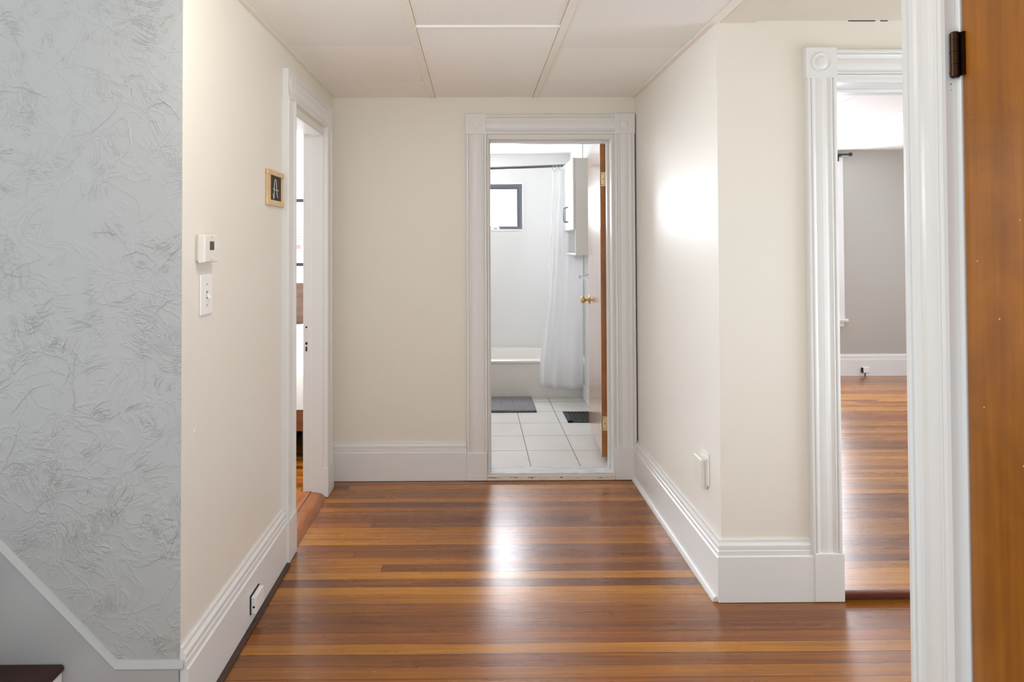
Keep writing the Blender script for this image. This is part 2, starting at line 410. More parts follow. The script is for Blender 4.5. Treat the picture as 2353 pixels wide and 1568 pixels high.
# ------------------------------------------------------------------ floors
struct(MB().box(-1.0, 2.6, .86, D+.02, -.06, 0).box(-3.0, -1.0, .86, 1.81, -.06, 0).build('floor', M['floor']), 'glossy orange plank floor of the hall')
struct(MB().box(1.1, 5.6, D2+.001, 6.42, -.06, .034).build('floor_side_room', M['floor']), 'glossy plank floor of the grey room at right')
struct(MB().box(-3.2, -1.0, 2.0, 6.22, -.06, .015).build('floor_bedroom', M['floor']), 'plank floor of the bedroom at left')
struct(MB().box(-.78, .97, 3.80, 6.26, -.06, .04).build('floor_bathroom', M['tile']), 'white square tile floor of the bathroom')

# ------------------------------------------------------------------ hall ceiling: tiles and runners
c = MB(); c.box(-1.0, XR+.14, -.1, D+.14, H+.02, H+.08)
ceil = struct(c.build('ceiling', M['void']), 'low suspended tile ceiling of the hall')
rough = MB(); smooth_ = MB()
def tile(mb, x0, x1, y0, y1, dz=0): mb.box(x0+.0012, x1-.0012, y0+.0018, y1-.0018, H+dz, H+.015+dz)
R1, R2 = (-.2765, -.2405), (.351, .383)
for y0, y1, mb, dz in ((3.334, D+.02, smooth_, 0), (2.742, 3.334, smooth_, 0), (2.145, 2.742, rough, -.002), (1.55, 2.145, rough, 0), (.95, 1.55, rough, 0), (.3, .95, rough, 0), (-.1, .3, rough, 0)): tile(mb, XL-.02, R1[0]+.004, y0, y1, dz)
for y0, y1, mb, dz in ((3.082, D+.02, smooth_, .001), (2.503, 3.082, smooth_, -.001), (1.9, 2.503, rough, .004), (1.3, 1.9, rough, 0), (.7, 1.3, rough, 0), (-.1, .7, rough, 0)): tile(mb, R1[1]+.0005, R2[0]-.001, y0, y1, dz)
for y0, y1, mb, dz in ((3.351, D+.02, smooth_, 0), (2.776, 3.351, smooth_, .001), (2.18, 2.776, rough, -.001), (1.58, 2.18, rough, 0), (.98, 1.58, rough, 0), (.38, .98, rough, 0), (-.1, .38, rough, 0)): tile(mb, R2[1]-.004, XR+.02, y0, y1, dz)
rough.build('textured_tiles', M['ctile'], ceil); smooth_.build('smooth_tiles', M['csmooth'], ceil)
for nm, (a, b) in (('runner', R1), ('runner', R2)):
    MB().box(a, b, -.1, D, H-.004, H+.012).build(nm, M['runner'], ceil, bevel=.001)
MB().box(R1[1], R2[0], 2.497, 2.503, H-.005, H+.01).build('cross_strip', M['trim'], ceil)
MB().box(XR-.026, XR+.012, -.1, D, H-.006, H+.01).build('edge_strip', M['runner'], ceil, bevel=.002)
MB().box(XL, XL+.022, -.1, D, H-.004, H+.01).build('edge_strip', M['runner'], ceil, bevel=.002)
c = MB().box(XR+.14, 2.7, 1.27, D2+.02, H+.003, H+.08).box(XR+.012, XR+.16, 1.30, D2+.02, H-.006, H+.08).box(XR+.012, XR+.14, -.1, 1.30, H-.004, H+.08)
struct(c.build('ceiling_passage', M['plaster'], bevel=.004), 'cream plaster ceiling above the right doorway')

# ------------------------------------------------------------------ bathroom shell
YB = 6.25; XB = .962; HB = 2.335
w = MB().box(XB, 1.10, 3.85, YB+.12, 0, HB+.1)
struct(w.build('wall_bathroom_right', M['bathwall']), 'pale bathroom wall on the right carrying the cabinet')
WX0, WX1, WZ0, WZ1 = -.34, .482, 1.566, 2.032
w = MB().box(-.9, WX0, YB, YB+.12, 0, HB+.1).box(WX1, XB, YB, YB+.12, 0, HB+.1).box(WX0, WX1, YB, YB+.12, 0, WZ0).box(WX0, WX1, YB, YB+.12, WZ1, HB+.1)
struct(w.build('wall_bathroom_far', M['bathwall']), 'pale grey far wall of the bathroom above the tub')
struct(MB().box(-.9, -.78, 3.85, YB+.12, 0, HB+.1).build('wall_bathroom_left', M['bathwall']), 'pale bathroom wall on the left')
struct(MB().box(-.9, 1.1, 3.85, YB+.12, HB, HB+.08).build('ceiling_bathroom', M['white']), 'white bathroom ceiling')
w = MB().box(XB-.012, XB, 5.44, 5.49, .42, HB)
struct(w.build('trim_tub_edge', M['bathwall'], bevel=.003), 'narrow upright strip on the bathroom wall where the tub begins')
w = MB().box(XB-.014, XB, 3.87, 5.48, .04, .17)
struct(w.build('baseboard_bathroom', M['trim'], bevel=.004), 'white baseboard along the right bathroom wall')
# window
win = struct(MB().box(WX0-.0, WX1, YB-.006, YB+.006, WZ0-.012, WZ0+.002).box(WX1-.002, WX1+.012, YB-.006, YB+.004, WZ0-.012, WZ1+.012).box(WX0-.012, WX0+.002, YB-.006, YB+.004, WZ0-.012, WZ1+.012).box(WX0, WX1, YB-.006, YB+.004, WZ1-.002, WZ1+.012).build('window_1', M['white']), 'small frosted bathroom window in a grey metal frame')
m = MB(); y0, y1 = YB+.012, YB+.05; t = .034
m.box(WX0, WX1, y0, y1, WZ0, WZ0+.022).box(WX0, WX1, y0, y1, WZ1-t, WZ1).box(WX0, WX0+t, y0, y1, WZ0+.022, WZ1-t).box(WX1-t, WX1, y0, y1, WZ0+.022, WZ1-t)
q = .022; y0 += .012
m.box(WX0+t, WX1-t, y0, y1, WZ0+.022, WZ0+.034).box(WX0+t, WX1-t, y0, y1, WZ1-t-q, WZ1-t).box(WX0+t, WX0+t+q, y0, y1, WZ0+.034, WZ1-t-q).box(WX1-t-q, WX1-t, y0, y1, WZ0+.034, WZ1-t-q)
m.build('window_frame', M['dgrey'], win)
MB().box(WX0+.04, WX1-.04, YB+.04, YB+.046, WZ0+.02, WZ1-.04).build('pane', M['frost'], win)
m = MB().box(.10, .19, YB-.004, YB+.018, WZ0, WZ0+.018); m.tube([(.13, YB, WZ0+.012), (.16, YB-.04, WZ0+.03), (.20, YB-.05, WZ0+.022), (.235, YB-.05, WZ0+.014)], .007)
m.lathe((.235, YB-.05, WZ0+.004), (0, 0, 1), [(0,0),(.009,.001),(.009,.016),(0,.018)], 12)
m.build('crank_handle', M['wplast'], win, smooth=True)

# ------------------------------------------------------------------ grey room at right
HR = 2.385; YR = 6.40
w = MB(); RX0, RX1, RZ0, RZ1 = 2.86, 3.745, .64, 2.22
w.box(1.1, RX0, YR, YR+.12, 0, HR+.1).box(RX1, 5.7, YR, YR+.12, 0, HR+.1).box(RX0, RX1, YR, YR+.12, 0, RZ0).box(RX0, RX1, YR, YR+.12, RZ1, HR+.1)
struct(w.build('wall_side_room_far', M['gwall']), 'warm grey far wall seen through the right doorway')
struct(MB().box(5.6, 5.7, 2.6, YR+.12, 0, HR+.1).build('wall_side_room_right', M['gwall']), 'warm grey right wall of the side room')
w = MB(); 
cr = struct(MB().box(1.0, 5.7, 2.45, YR+.12, HR+.012, HR+.08).build('ceiling_side_room', M['void']), 'white tiled ceiling of the side room')
m = MB(); m2 = MB(); ys = [2.45, 2.63, 3.24, 3.85, 4.46, 5.06, 5.67, YR+.02]; xs = [1.0, 1.31, 1.92, 2.53, 3.14, 3.75, 4.36, 4.97, 5.6]
for a, b in zip(xs, xs[1:]):
    for p, q in zip(ys, ys[1:]): m.box(a+.002, b-.002, p+.002, q-.002, HR, HR+.014)
m.build('white_tiles', M['white'], cr)
m = MB(); base_run(m, F((0, YR, 0), (1,0,0), (0,-1,0)), 1.1, 5.6, .034, 1.0); m.build('baseboard_side_room', M['trim'])
o = bpy.data.objects['baseboard_side_room']; struct(o, 'white moulded baseboard on the far wall of the side room')
win2 = struct(MB().box(RX1, RX1+.10, YR-.024, YR, RZ0-.01, 2.31).box(RX0-.10, RX0, YR-.024, YR, RZ0-.01, 2.31).box(RX0, RX1, YR-.024, YR, RZ1, 2.31).build('window_2', M['trim'], bevel=.003), 'tall bright window at the left of the side room wall')
MB().box(RX0-.12, RX1+.118, YR-.06, YR, .60, .628).build('window_stool', M['trim'], win2, bevel=.005)
MB().box(RX0-.09, RX1+.09, YR-.022, YR, .545, .60).build('apron', M['trim'], win2, bevel=.003)
m = MB().box(RX0, RX0+.04, YR+.02, YR+.06, RZ0, RZ1).box(RX1-.04, RX1, YR+.02, YR+.06, RZ0, RZ1).box(RX0, RX1, YR+.02, YR+.06, RZ0, RZ0+.05).box(RX0, RX1, YR+.02, YR+.06, RZ1-.04, RZ1).box(RX0, RX1, YR+.02, YR+.06, 1.41, 1.45)
m.build('sash', M['trim'], win2, bevel=.002)
MB().box(RX0+.02, RX1-.02, YR+.062, YR+.07, RZ0+.02, RZ1-.02).build('pane', M['noon'], win2)
added_win4 = struct(MB().box(5.56, 5.602, 3.2, 3.28, .6, 2.2).box(5.56, 5.602, 5.12, 5.2, .6, 2.2).box(5.56, 5.602, 3.2, 5.2, .55, .64).box(5.56, 5.602, 3.2, 5.2, 2.16, 2.24).box(5.56, 5.602, 4.17, 4.23, .6, 2.2).build('added_window_4', M['trim'], bevel=.003), 'added unseen wide window in the right wall of the side room')  # out-of-view glowing window added to light the side room
MB().box(5.585, 5.5995, 3.25, 5.15, .62, 2.18).build('pane', M['added_pane'], added_win4)
t = thing('curtain_rod', 'black curtain rod with ball finial above the side room window', 'curtain rod', (3.8, YR, 2.33))
MB().tube([(2.74, YR-.085, 2.333), (3.865, YR-.085, 2.333)], .009).build('rod', M['black'], t, smooth=True)
MB().lathe((3.862, YR-.085, 2.333), (1,0,0), [(0,0),(.010,.001),(.010,.008),(.016,.012),(.021,.022),(.019,.033),(.010,.041),(0,.043)], 20).build('finial', M['black'], t, smooth=True)
for x in (2.80, 3.79):
    m = MB().box(x-.012, x+.012, YR-.004-.024, YR-.0245, 2.27, 2.35).box(x-.006, x+.006, YR-.085, YR-.024, 2.316, 2.326); m.build('bracket', M['black'], t, bevel=.002)
t = thing('phone_jack', 'small white phone jack on the side room baseboard', 'phone jack', (4.06, YR-.024, .08))
m = MB().box(4.012, 4.075, YR-.052, YR-.0245, .072, .125); m.build('housing', M['wplast'], t, bevel=.003)
MB().box(4.006, 4.012, YR-.05, YR-.025, .068, .122).build('backplate', M['dot'], t)
MB().tube([(4.045, YR-.03, .072), (4.046, YR-.028, .05), (4.044, YR-.026, .030)], .0035, 8).build('cord', M['dot'], t)

# ------------------------------------------------------------------ bedroom shell
w = MB().box(-3.3, -.9, 6.2, 6.32, 0, 2.6)
struct(w.build('wall_bedroom_far', M['white']), 'bright white bedroom wall behind the headboard')
struct(MB().box(-1.0, -.9, 3.85, 6.2, 0, 2.6).build('wall_bedroom_right', M['white']), 'white bedroom wall shared with the bathroom')
wl = MB().box(-3.3, -3.2, 2.0, 3.4, 0, 2.6).box(-3.3, -3.2, 4.8, 6.2, 0, 2.6).box(-3.3, -3.2, 3.4, 4.8, 0, .7).box(-3.3, -3.2, 3.4, 4.8, 2.2, 2.6)
struct(wl.build('wall_bedroom_left', M['white']), 'white outer bedroom wall with the added window')
struct(MB().box(-3.3, -1.0, 1.93, 6.3, 2.55, 2.62).build('ceiling_bedroom', M['white']), 'white bedroom ceiling')
added_win3 = struct(MB().box(-3.27, -3.22, 3.4, 3.45, .7, 2.2).box(-3.27, -3.22, 4.75, 4.8, .7, 2.2).box(-3.27, -3.22, 3.4, 4.8, .7, .76).box(-3.27, -3.22, 3.4, 4.8, 2.14, 2.2).box(-3.27, -3.22, 3.4, 4.8, 1.43, 1.47).build('added_window_3', M['trim']), 'added unseen bedroom window in the outer wall')  # unseen glowing window put in to make the bedroom bright
MB().box(-3.29, -3.28, 3.42, 4.78, .72, 2.18).build('pane', M['added_bed_pane'], added_win3)

# ------------------------------------------------------------------ bathroom doorway
tr = bpy.data.objects.new('trim_1', None); COL.objects.link(tr); struct(tr, 'white fluted casing with corner blocks around the bathroom doorway')
flute_v(fB, -.054, .070, .165, 2.079).build('casing_upright', M['trim'], tr)
flute_v(fB, .843, .965, .195, 2.079).build('casing_upright', M['trim'], tr)
flute_h(fB, .064, .845, 2.079, 2.196).build('casing_head', M['trim'], tr)
rosette(fB, -.058, .066, 2.078, 2.201, tr); rosette(fB, .843, .966, 2.078, 2.201, tr)
plinth(fB, -.056, .066, .168, tr, .029); plinth(fB, .834, .9715, .198, tr, .029)
m = MB().box(.072, .082, D-.006, 3.85, .03, 2.062).box(.824, .834, D-.006, 3.85, .03, 2.062).box(.0822, .8238, D-.0058, 3.8498, 2.052, 2.0618)
m.box(.082, .094, 3.775, 3.812, .04, 2.052).box(.812, .824, 3.775, 3.812, .04, 2.052).box(.0942, .8118, 3.7752, 3.8118, 2.036, 2.0518)
m.build('jamb', M['trim'], tr, bevel=.0015)
th = struct(MB().box(.066, .834, D-.028, 3.715, .001, .036).build('trim_2', M['board'], bevel=.004), 'cracked cream board below the bathroom threshold')
MB().box(.077, .829, D-.020, 3.806, .0362, .0425).build('marble_sill', M['marble'], th, bevel=.003)
# bathroom door slab
P = Vector((.7885, 3.862, .078)); ang = math.atan2(.720, .055); TD = .034
door = bpy.data.objects.new('door_1', None); COL.objects.link(door); struct(door, 'open wooden bathroom door with brass knob swung into the bathroom')
door.location = P; door.rotation_euler = (0, 0, ang)
LW = .722; DH = 1.990
def dpart(mb, name, mat, parent=None, **kw):
    o = mb.build(name, mat, None, **kw); o.parent = parent or door; return o
# local x runs along the slab, local -y is towards the right-hand wall
dpart(MB().box(.0015, LW, -TD, 0, 0, DH), 'slab', M['slab2'], bevel=.0015)
dpart(MB().box(0, .0016, -TD+.001, -.001, .001, DH-.001), 'edge_strip', M['doorEdge'])
for z0 in (1.700, .165):
    h = MB().box(-.0015, .0002, -TD+.001, -.006, z0, z0+.088)
    h.lathe((-.001, -TD-.004, z0), (0,0,1), [(0,-.003),(.004,-.003),(.0062,0),(.0062,.088),(.004,.091),(0,.091)], 14)
    h.box(-.002, .0, -TD-.014, -TD-.004, z0+.002, z0+.086)
    hg = dpart(h, 'hinge', M['brassp'], smooth=True)
    for yy, zz in ((-.013, .010), (-.021, .044), (-.013, .078)):
        dpart(MB().lathe((-.0012, yy, z0+zz), (-1,0,0), [(0,.0008),(.0032,.0008),(.0036,0)], 12), 'screw', M['dot'], hg)
def knob(sgn, y0):
    k = MB().lathe((LW-.062, y0, .925), (0, sgn, 0), [(0,0),(.031,0),(.032,.003),(.028,.007),(.012,.010),(.0095,.016),(.0095,.026),(.015,.031),(.0235,.036),(.026,.044),(.026,.054),(.022,.060),(.010,.063),(0,.063)], 28)
    dpart(k, 'door_knob', M['brass'], smooth=True, angle=50)
knob(1, 0); knob(-1, -TD)
dpart(MB().box(LW-.0005, LW+.001, -TD*.8, -TD*.2, .895, .955), 'latch_plate', M['brass'])

# ------------------------------------------------------------------ left (bedroom) doorway
tr = bpy.data.objects.new('trim_3', None); COL.objects.link(tr); struct(tr, 'white fluted casing around the bedroom doorway at left')
flute_v(fL, 2.733, 2.856, .185, 2.078, 1.15).build('casing_upright', M['trim'], tr)
flute_v(fL, 3.462, 3.578, .165, 2.078, 1.15).build('casing_upright', M['trim'], tr)
flute_h(fL, 2.852, 3.464, 2.078, 2.198, 1.15).build('casing_head', M['trim'], tr)
rosette(fL, 2.731, 2.855, 2.077, 2.203, tr); rosette(fL, 3.46, 3.584, 2.077, 2.203, tr)
plinth(fL, 2.731, 2.858, .192, tr, .032); plinth(fL, 3.456, 3.600, .165, tr, .032)
m = MB().box(-.9715, XL+.004, 2.846, 2.862, .02, 2.05).box(-.9715, XL+.004, 3.470, 3.486, .02, 2.05).box(-.9713, XL+.0038, 2.8622, 3.4698, 2.04, 2.0498)
m.box(-.922, XL+.002, 3.458, 3.470, .02, 2.04).box(-.922, XL+.002, 2.862, 2.874, .02, 2.04).box(-.9218, XL+.0018, 2.8742, 3.4578, 2.028, 2.0398)
jl = m.build('jamb', M['trim'], tr, bevel=.0015)
p = MB().box(-.968, -.942, 3.4685, 3.4702, .935, .965).build('strike_plate', M['trim'], jl)
MB().lathe((-.953, 3.4684, .950), (0,-1,0), [(.0055,0),(.0055,.001),(0,.001)], 14).build('latch_hole', M['dot'], p)
MB().box(-.958, -.948, 3.467, 3.470, .852, .866).build('bolt_hole', M['dot'], jl)
MB().box(-.957, -.949, 3.467, 3.470, .815, .840).build('bolt_hole', M['dot'], jl)
# saddle
m = MB().prism([(-1.02, 2.862, .014), (-1.02, 2.862, .030), (-.93, 2.862, .031), (-.90, 2.862, .030), (-.874, 2.862, .026), (-.852, 2.862, .016), (-.838, 2.862, .002), (-.838, 2.862, .0005), (-1.0, 2.862, .0005)], (0, .608, 0))
sd = struct(m.build('trim_4', M['saddle'], smooth=True, angle=30), 'rounded wooden saddle across the bedroom doorway')
MB().box(-.9265, -.9225, 2.864, 3.466, .0305, .0318).build('groove', M['void'], sd)

# ------------------------------------------------------------------ right doorway casing
tr = bpy.data.objects.new('trim_5', None); COL.objects.link(tr); struct(tr, 'white fluted casing with corner block around the right doorway')
flute_v(fE, 1.323, 1.4435, .190, 2.072).build('casing_upright', M['trim'], tr)
flute_v(fE, 2.243, 2.364, .190, 2.072).build('casing_upright', M['trim'], tr)
flute_h(fE, 1.441, 2.246, 2.070, 2.186).build('casing_head', M['trim'], tr)
rosette(fE, 1.318, 1.443, 2.071, 2.193, tr); rosette(fE, 2.243, 2.367, 2.071, 2.193, tr)
plinth(fE, 1.329, 1.4475, .191, tr, .027); plinth(fE, 2.238, 2.36, .191, tr, .027)
m = MB().box(1.437, 1.4465, D2-.004, 2.604, .02, 2.072).box(2.2405, 2.25, D2-.004, 2.604, .02, 2.072).box(1.4467, 2.2403, D2-.0038, 2.6038, 2.058, 2.0718).box(1.4467, 2.2403, 2.5502, 2.6036, 2.044, 2.0578)
m.build('jamb', M['trim'], tr, bevel=.0015)
m = MB().prism([(1.4475, D2+.0005, .0345), (1.4475, D2-.010, .0345), (1.4475, D2-.016, .0325), (1.4475, D2-.019, .026), (1.4475, D2-.016, .012), (1.4475, D2-.008, .010), (1.4475, D2-.008, .0005), (1.4475, D2+.0005, .0005)], (.792, 0, 0))
struct(m.build('trim_6', M['nosing'], smooth=True, angle=40), 'dark red wooden nosing of the step into the side room')

# ------------------------------------------------------------------ near doorway (amber door) at the right edge
tr = bpy.data.objects.new('trim_7', None); COL.objects.link(tr); struct(tr, 'large white fluted casing in the right foreground')
flute_v(fN, 1.262, 1.385, .002, 2.08, 1.15).build('casing_upright', M['trim'], tr)
flute_v(fN, .335, .458, .002, 2.08, 1.15).build('casing_upright', M['trim'], tr)
flute_h(fN, .455, 1.265, 2.08, 2.2, 1.15).build('casing_head', M['trim'], tr)
MB().box(XN-.002, XN+.12, 1.2495, 1.275, .002, 2.06).box(XN-.002, XN+.12, .455, .468, .002, 2.06).build('jamb', M['trim'], tr, bevel=.002)
d2 = struct(MB().box(XN+.001, XN+.036, .470, 1.2475, .008, 2.045).build('door_2', M['slab'], bevel=.0025), 'amber veneer door closed in the right foreground')
h = MB().lathe((XN-.0095, 1.2535, 1.754), (0,0,1), [(0,-.003),(.006,-.003),(.0088,0),(.0088,.0235),(.0082,.024),(.0082,.0245),(.0088,.025),(.0088,.0495),(.0082,.05),(.0082,.0505),(.0088,.051),(.0088,.0735),(.0082,.074),(.0082,.0745),(.0088,.075),(.0088,.089),(.006,.092),(0,.092)], 20)
h.box(XN-.0045, XN+.0005, 1.2385, 1.2500, 1.754, 1.843)
hg = h.build('hinge', M['bronze'], d2, smooth=True, angle=40)
m = MB()
for dy, z, r in ((.0105, 1.805, .0035), (.0085, 1.790, .003), (.010, 1.763, .0038), (.008, 1.74, .0016), (.006, 1.728, .001)):
    m.lathe((XN-.012, 1.2622, z), (0,-1,0), [(0,.0003),(r*.8,.0003),(r,0)], 10)
m.build('paint_chips', M['dot'], tr)

# ------------------------------------------------------------------ baseboards
m = MB(); base_run(m, fB, XL+.0, -.056, .002, 1.0); struct(m.build('baseboard_back', M['trim']), 'white moulded baseboard left of the bathroom doorway')
m = MB(); base_run(m, fL, 1.800, 2.731, .004, 1.08)
bl = struct(m.build('baseboard_left', M['trim']), 'tall white moulded baseboard below the thermostat')
MB().prism([(XL+.0235, 1.80, .0006), (XL+.041, 1.80, .0006), (XL+.041, 1.80, .006), (XL+.036, 1.80, .012), (XL+.0235, 1.80, .014)], (0, .93, 0)).build('shoe_moulding', M['shoe'], bl)
m = MB(); base_run(m, fR, D2, D-.030, .002, 1.03, 1, 0)
br = struct(m.build('baseboard_right', M['trim']), 'white moulded baseboard running along the glossy right wall')
m = MB().prism([(XR-.0235, 2.434, .0006)] + [(XR-.0235-.020*math.cos(a), 2.434, .0006+.022*math.sin(a)) for a in [R(x) for x in range(0, 91, 15)]], (0, D-2.434-.03, 0))
m.build('quarter_round', M['trim'], br, smooth=True)
m = MB(); base_run(m, fE, XR, 1.329, .002, 1.06, 1, 0); struct(m.build('baseboard_recess', M['trim']), 'white moulded baseboard below the cream wall beside the right doorway')

# ------------------------------------------------------------------ stair skirt and steps
SL = 1.02; x1 = -1.038; z1 = .190
m = MB().prism([(XL-.002, 1.789, .0), (XL-.002, 1.789, z1), (x1, 1.789, z1), (-2.6, 1.789, z1+SL*(x1+2.6)), (-2.6, 1.789, z1+SL*(x1+2.6)-.5), (-1.6, 1.789, 0.)], (0, .013, 0))
sk = struct(m.build('trim_8', M['skirt'], bevel=.001), 'smooth grey stair skirting sloping up below the plaster wall')
capm = MB(); pr = [(0, 0), (-.0135, .000), (-.015, .004), (-.012, .010), (-.007, .016), (-.003, .021), (0, .022)]
rows = []
for (x, z) in ((XL+.012, z1+.001), (x1, z1+.001), (-2.6, z1+SL*(x1+2.6)+.001)):
    rows.append([(x, 1.802+a*1.05, z+b) for a, b in pr])
capm.grid(rows); capm.face(rows[0]); capm.build('skirt_cap', M['skirt'], sk, smooth=True, angle=30)
st = thing('staircase', 'dark wooden stair steps at the lower left corner', 'stairs', (-1.4, 1.35, 0))
rise, run = .211, .207
for k in range(3):
    xn = -1.183 - run*k; zt = rise*(k+1)
    prof = [(xn-run-.03, zt), (xn-.008, zt), (xn-.002, zt-.003), (xn, zt-.010), (xn, zt-.014), (xn-.003, zt-.019), (xn-.010, zt-.022), (xn-run-.03, zt-.022)]
    MB().prism([(x, .88, z) for x, z in prof], (0, .905, 0)).build('tread', M['stairwood'], st, smooth=True, angle=40)
    MB().box(xn-.030, xn-.007, .90, 1.787, zt-rise+.001, zt-.022).build('riser', M['trim'], st)
MB().prism([(-1.225, .86, .001), (-1.183-run*3, .86, .001), (-1.183-run*3, .86, .60), (-1.225-run*2, .86, .60-.03), (-1.225-run*2, .86, .39), (-1.225-run, .86, .39), (-1.225-run, .86, .18), (-1.225, .86, .18)], (0, .02, 0)).build('stringer', M['trim'], st)

# ------------------------------------------------------------------ things on the left wall
t = thing('thermostat', 'off-white wall thermostat with small dark screen', 'thermostat', (XL, 1.935, 1.40))
MB().box(XL+.0003, XL+.013, 1.888, 1.982, 1.362, 1.437).build('wall_plate', M['plast'], t, bevel=.004)
m = MB(); prs = []
for x, g in ((XL+.010, 0), (XL+.026, .001), (XL+.031, .004)):
    prs.append((x, 1.882+g, 1.984-g*1.2, 1.357+g, 1.446-g))
for a, b in zip(prs, prs[1:]):
    A = [(a[0], a[1], a[3]), (a[0], a[2], a[3]), (a[0], a[2], a[4]), (a[0], a[1], a[4])]; B = [(b[0], b[1], b[3]), (b[0], b[2], b[3]), (b[0], b[2], b[4]), (b[0], b[1], b[4])]
    for i in range(4): m.face([A[i], A[(i+1)%4], B[(i+1)%4], B[i]])
m.face(B); a = prs[0]; m.face([(a[0], a[1], a[3]), (a[0], a[2], a[3]), (a[0], a[2], a[4]), (a[0], a[1], a[4])])
bmesh.ops.remove_doubles(m.bm, verts=m.bm.verts[:], dist=1e-5)
m.build('housing', M['plast'], t, bevel=.0025)
XT = XL+.031
MB().box(XT-.0005, XT+.0007, 1.918, 1.949, 1.397, 1.424).build('screen', M['lcd'], t)
for y in (1.903, 1.912):
    for z in (1.400, 1.410, 1.420): MB().box(XT-.0005, XT+.0010, y-.0028, y+.0028, z-.0022, z+.0022).build('button', M['plast'], t, bevel=.0005)
for z in (1.403, 1.416): MB().box(XT-.0005, XT+.0012, 1.957, 1.966, z-.004, z+.004).build('button', M['cab'], t, bevel=.0005)
for q in ((1.927, 1.941, 1.4365, 1.4385), (1.922, 1.938, 1.3655, 1.3668)): MB().box(XT-.0003, XT+.0004, *q).build('printed_mark', M['ink'], t)
t = thing('light_switch', 'white toggle light switch plate below the thermostat', 'light switch', (XL, 1.955, 1.255))
MB().box(XL+.0003, XL+.0065, 1.912, 1.998, 1.192, 1.320).build('plate', M['wplast'], t, bevel=.0035)
MB().box(XL+.004, XL+.0075, 1.9505, 1.9595, 1.243, 1.267).build('toggle_slot', M['ink'], t)
m = MB().prism([(XL+.006, 1.9515, 1.262), (XL+.020, 1.9515, 1.247), (XL+.020, 1.9515, 1.241), (XL+.006, 1.9515, 1.248)], (0, .007, 0)); m.build('toggle', M['wplast'], t, bevel=.001)
for z in (1.222, 1.288): MB().lathe((XL+.0063, 1.955, z), (1,0,0), [(0,.0012),(.0028,.0009),(.0034,0)], 12).build('screw', M['ink'], t)
# chalkboard sign with a chalk A
t = thing('chalkboard_sign', 'small black chalkboard with pale wood frame and chalk letter', 'sign', (XL, 2.62, 1.65))
MB().box(XL+.0005, XL+.006, 2.54, 2.70, 1.592, 1.715).build('slate', M['slate'], t)
for y in (2.534, 2.696): MB().box(XL+.001, XL+.010, y-.020 if y < 2.6 else y, y if y > 2.6 and False else (y+.019 if y < 2.6 else y+.018), 1.598, 1.712).build('stile', M['pine'], t, bevel=.002)
MB().box(XL+.0005, XL+.013, 2.511, 2.7225, 1.706, 1.728).build('rail', M['pine'], t, bevel=.004, seg=3)
MB().box(XL+.0005, XL+.013, 2.511, 2.7225, 1.578, 1.602).build('rail', M['pine'], t, bevel=.004, seg=3)
MB().lathe((XL+.0128, 2.638, 1.717), (1,0,0), [(.003,0),(.003,.0004),(0,.0004)], 12).build('hanging_hole', M['dot'], t)
XC = XL+.0066
m = MB()
m.tube([(XC, 2.592, 1.612), (XC, 2.597, 1.608), (XC, 2.602, 1.614), (XC, 2.603, 1.64), (XC, 2.605, 1.665), (XC, 2.611, 1.685), (XC, 2.619, 1.693), (XC, 2.627, 1.688), (XC, 2.634, 1.665), (XC, 2.637, 1.645), (XC, 2.640, 1.628), (XC, 2.648, 1.619), (XC, 2.656, 1.618)], .0017, 8)
m.tube([(XC, 2.590, 1.652), (XC, 2.601, 1.6485), (XC, 2.62, 1.6475), (XC, 2.640, 1.6465), (XC, 2.659, 1.6475)], .0017, 8)
m.tube([(XC, 2.588, 1.630), (XC, 2.593, 1.618), (XC, 2.598, 1.610)], .0016, 8)
m.build('chalk_letter', M['chalk'], t)
# phone jack on the left baseboard
XF = XL+.024
t = thing('phone_jack', 'white phone jack box with dark socket on the left baseboard', 'phone jack', (XF, 2.32, .08))
MB().box(XF+.0005, XF+.004, 2.284, 2.372, .050, .118).build('backplate', M['dot'], t)
MB().box(XF+.0035, XF+.0225, 2.287, 2.370, .052, .114).build('housing', M['wplast'], t, bevel=.0025)
MB().lathe((XF+.014, 2.2868, .078), (0,-1,0), [(.0042,0),(.0042,.0008),(0,.0008)], 12).build('socket', M['dot'], t)
# nail hole patch
t = tag(MB().lathe((XL-.0006, 1.89, .843), (1,0,0), [(.011,0),(.009,.0016),(.004,.0026),(0,.003)], 14).build('filler_patch', M['trim'], smooth=True), 'tiny white filler patch on the cream wall below the switch', 'filler patch')

# ------------------------------------------------------------------ outlet cover on the right wall
t = thing('outlet_cover', 'white outlet with boxy protective cover low on the right wall', 'outlet', (XR, 2.62, .46))
MB().box(XR-.0055, XR-.0003, 2.563, 2.652, .398, .536).build('wall_plate', M['wplast'], t, bevel=.003)
MB().box(XR-.030, XR-.011, 2.582, 2.672, .384, .506).build('cover_box', M['plast'], t, bevel=.006, seg=3)
MB().box(XR-.012, XR-.005, 2.578, 2.668, .388, .510).build('cover_base', M['plast'], t, bevel=.002)

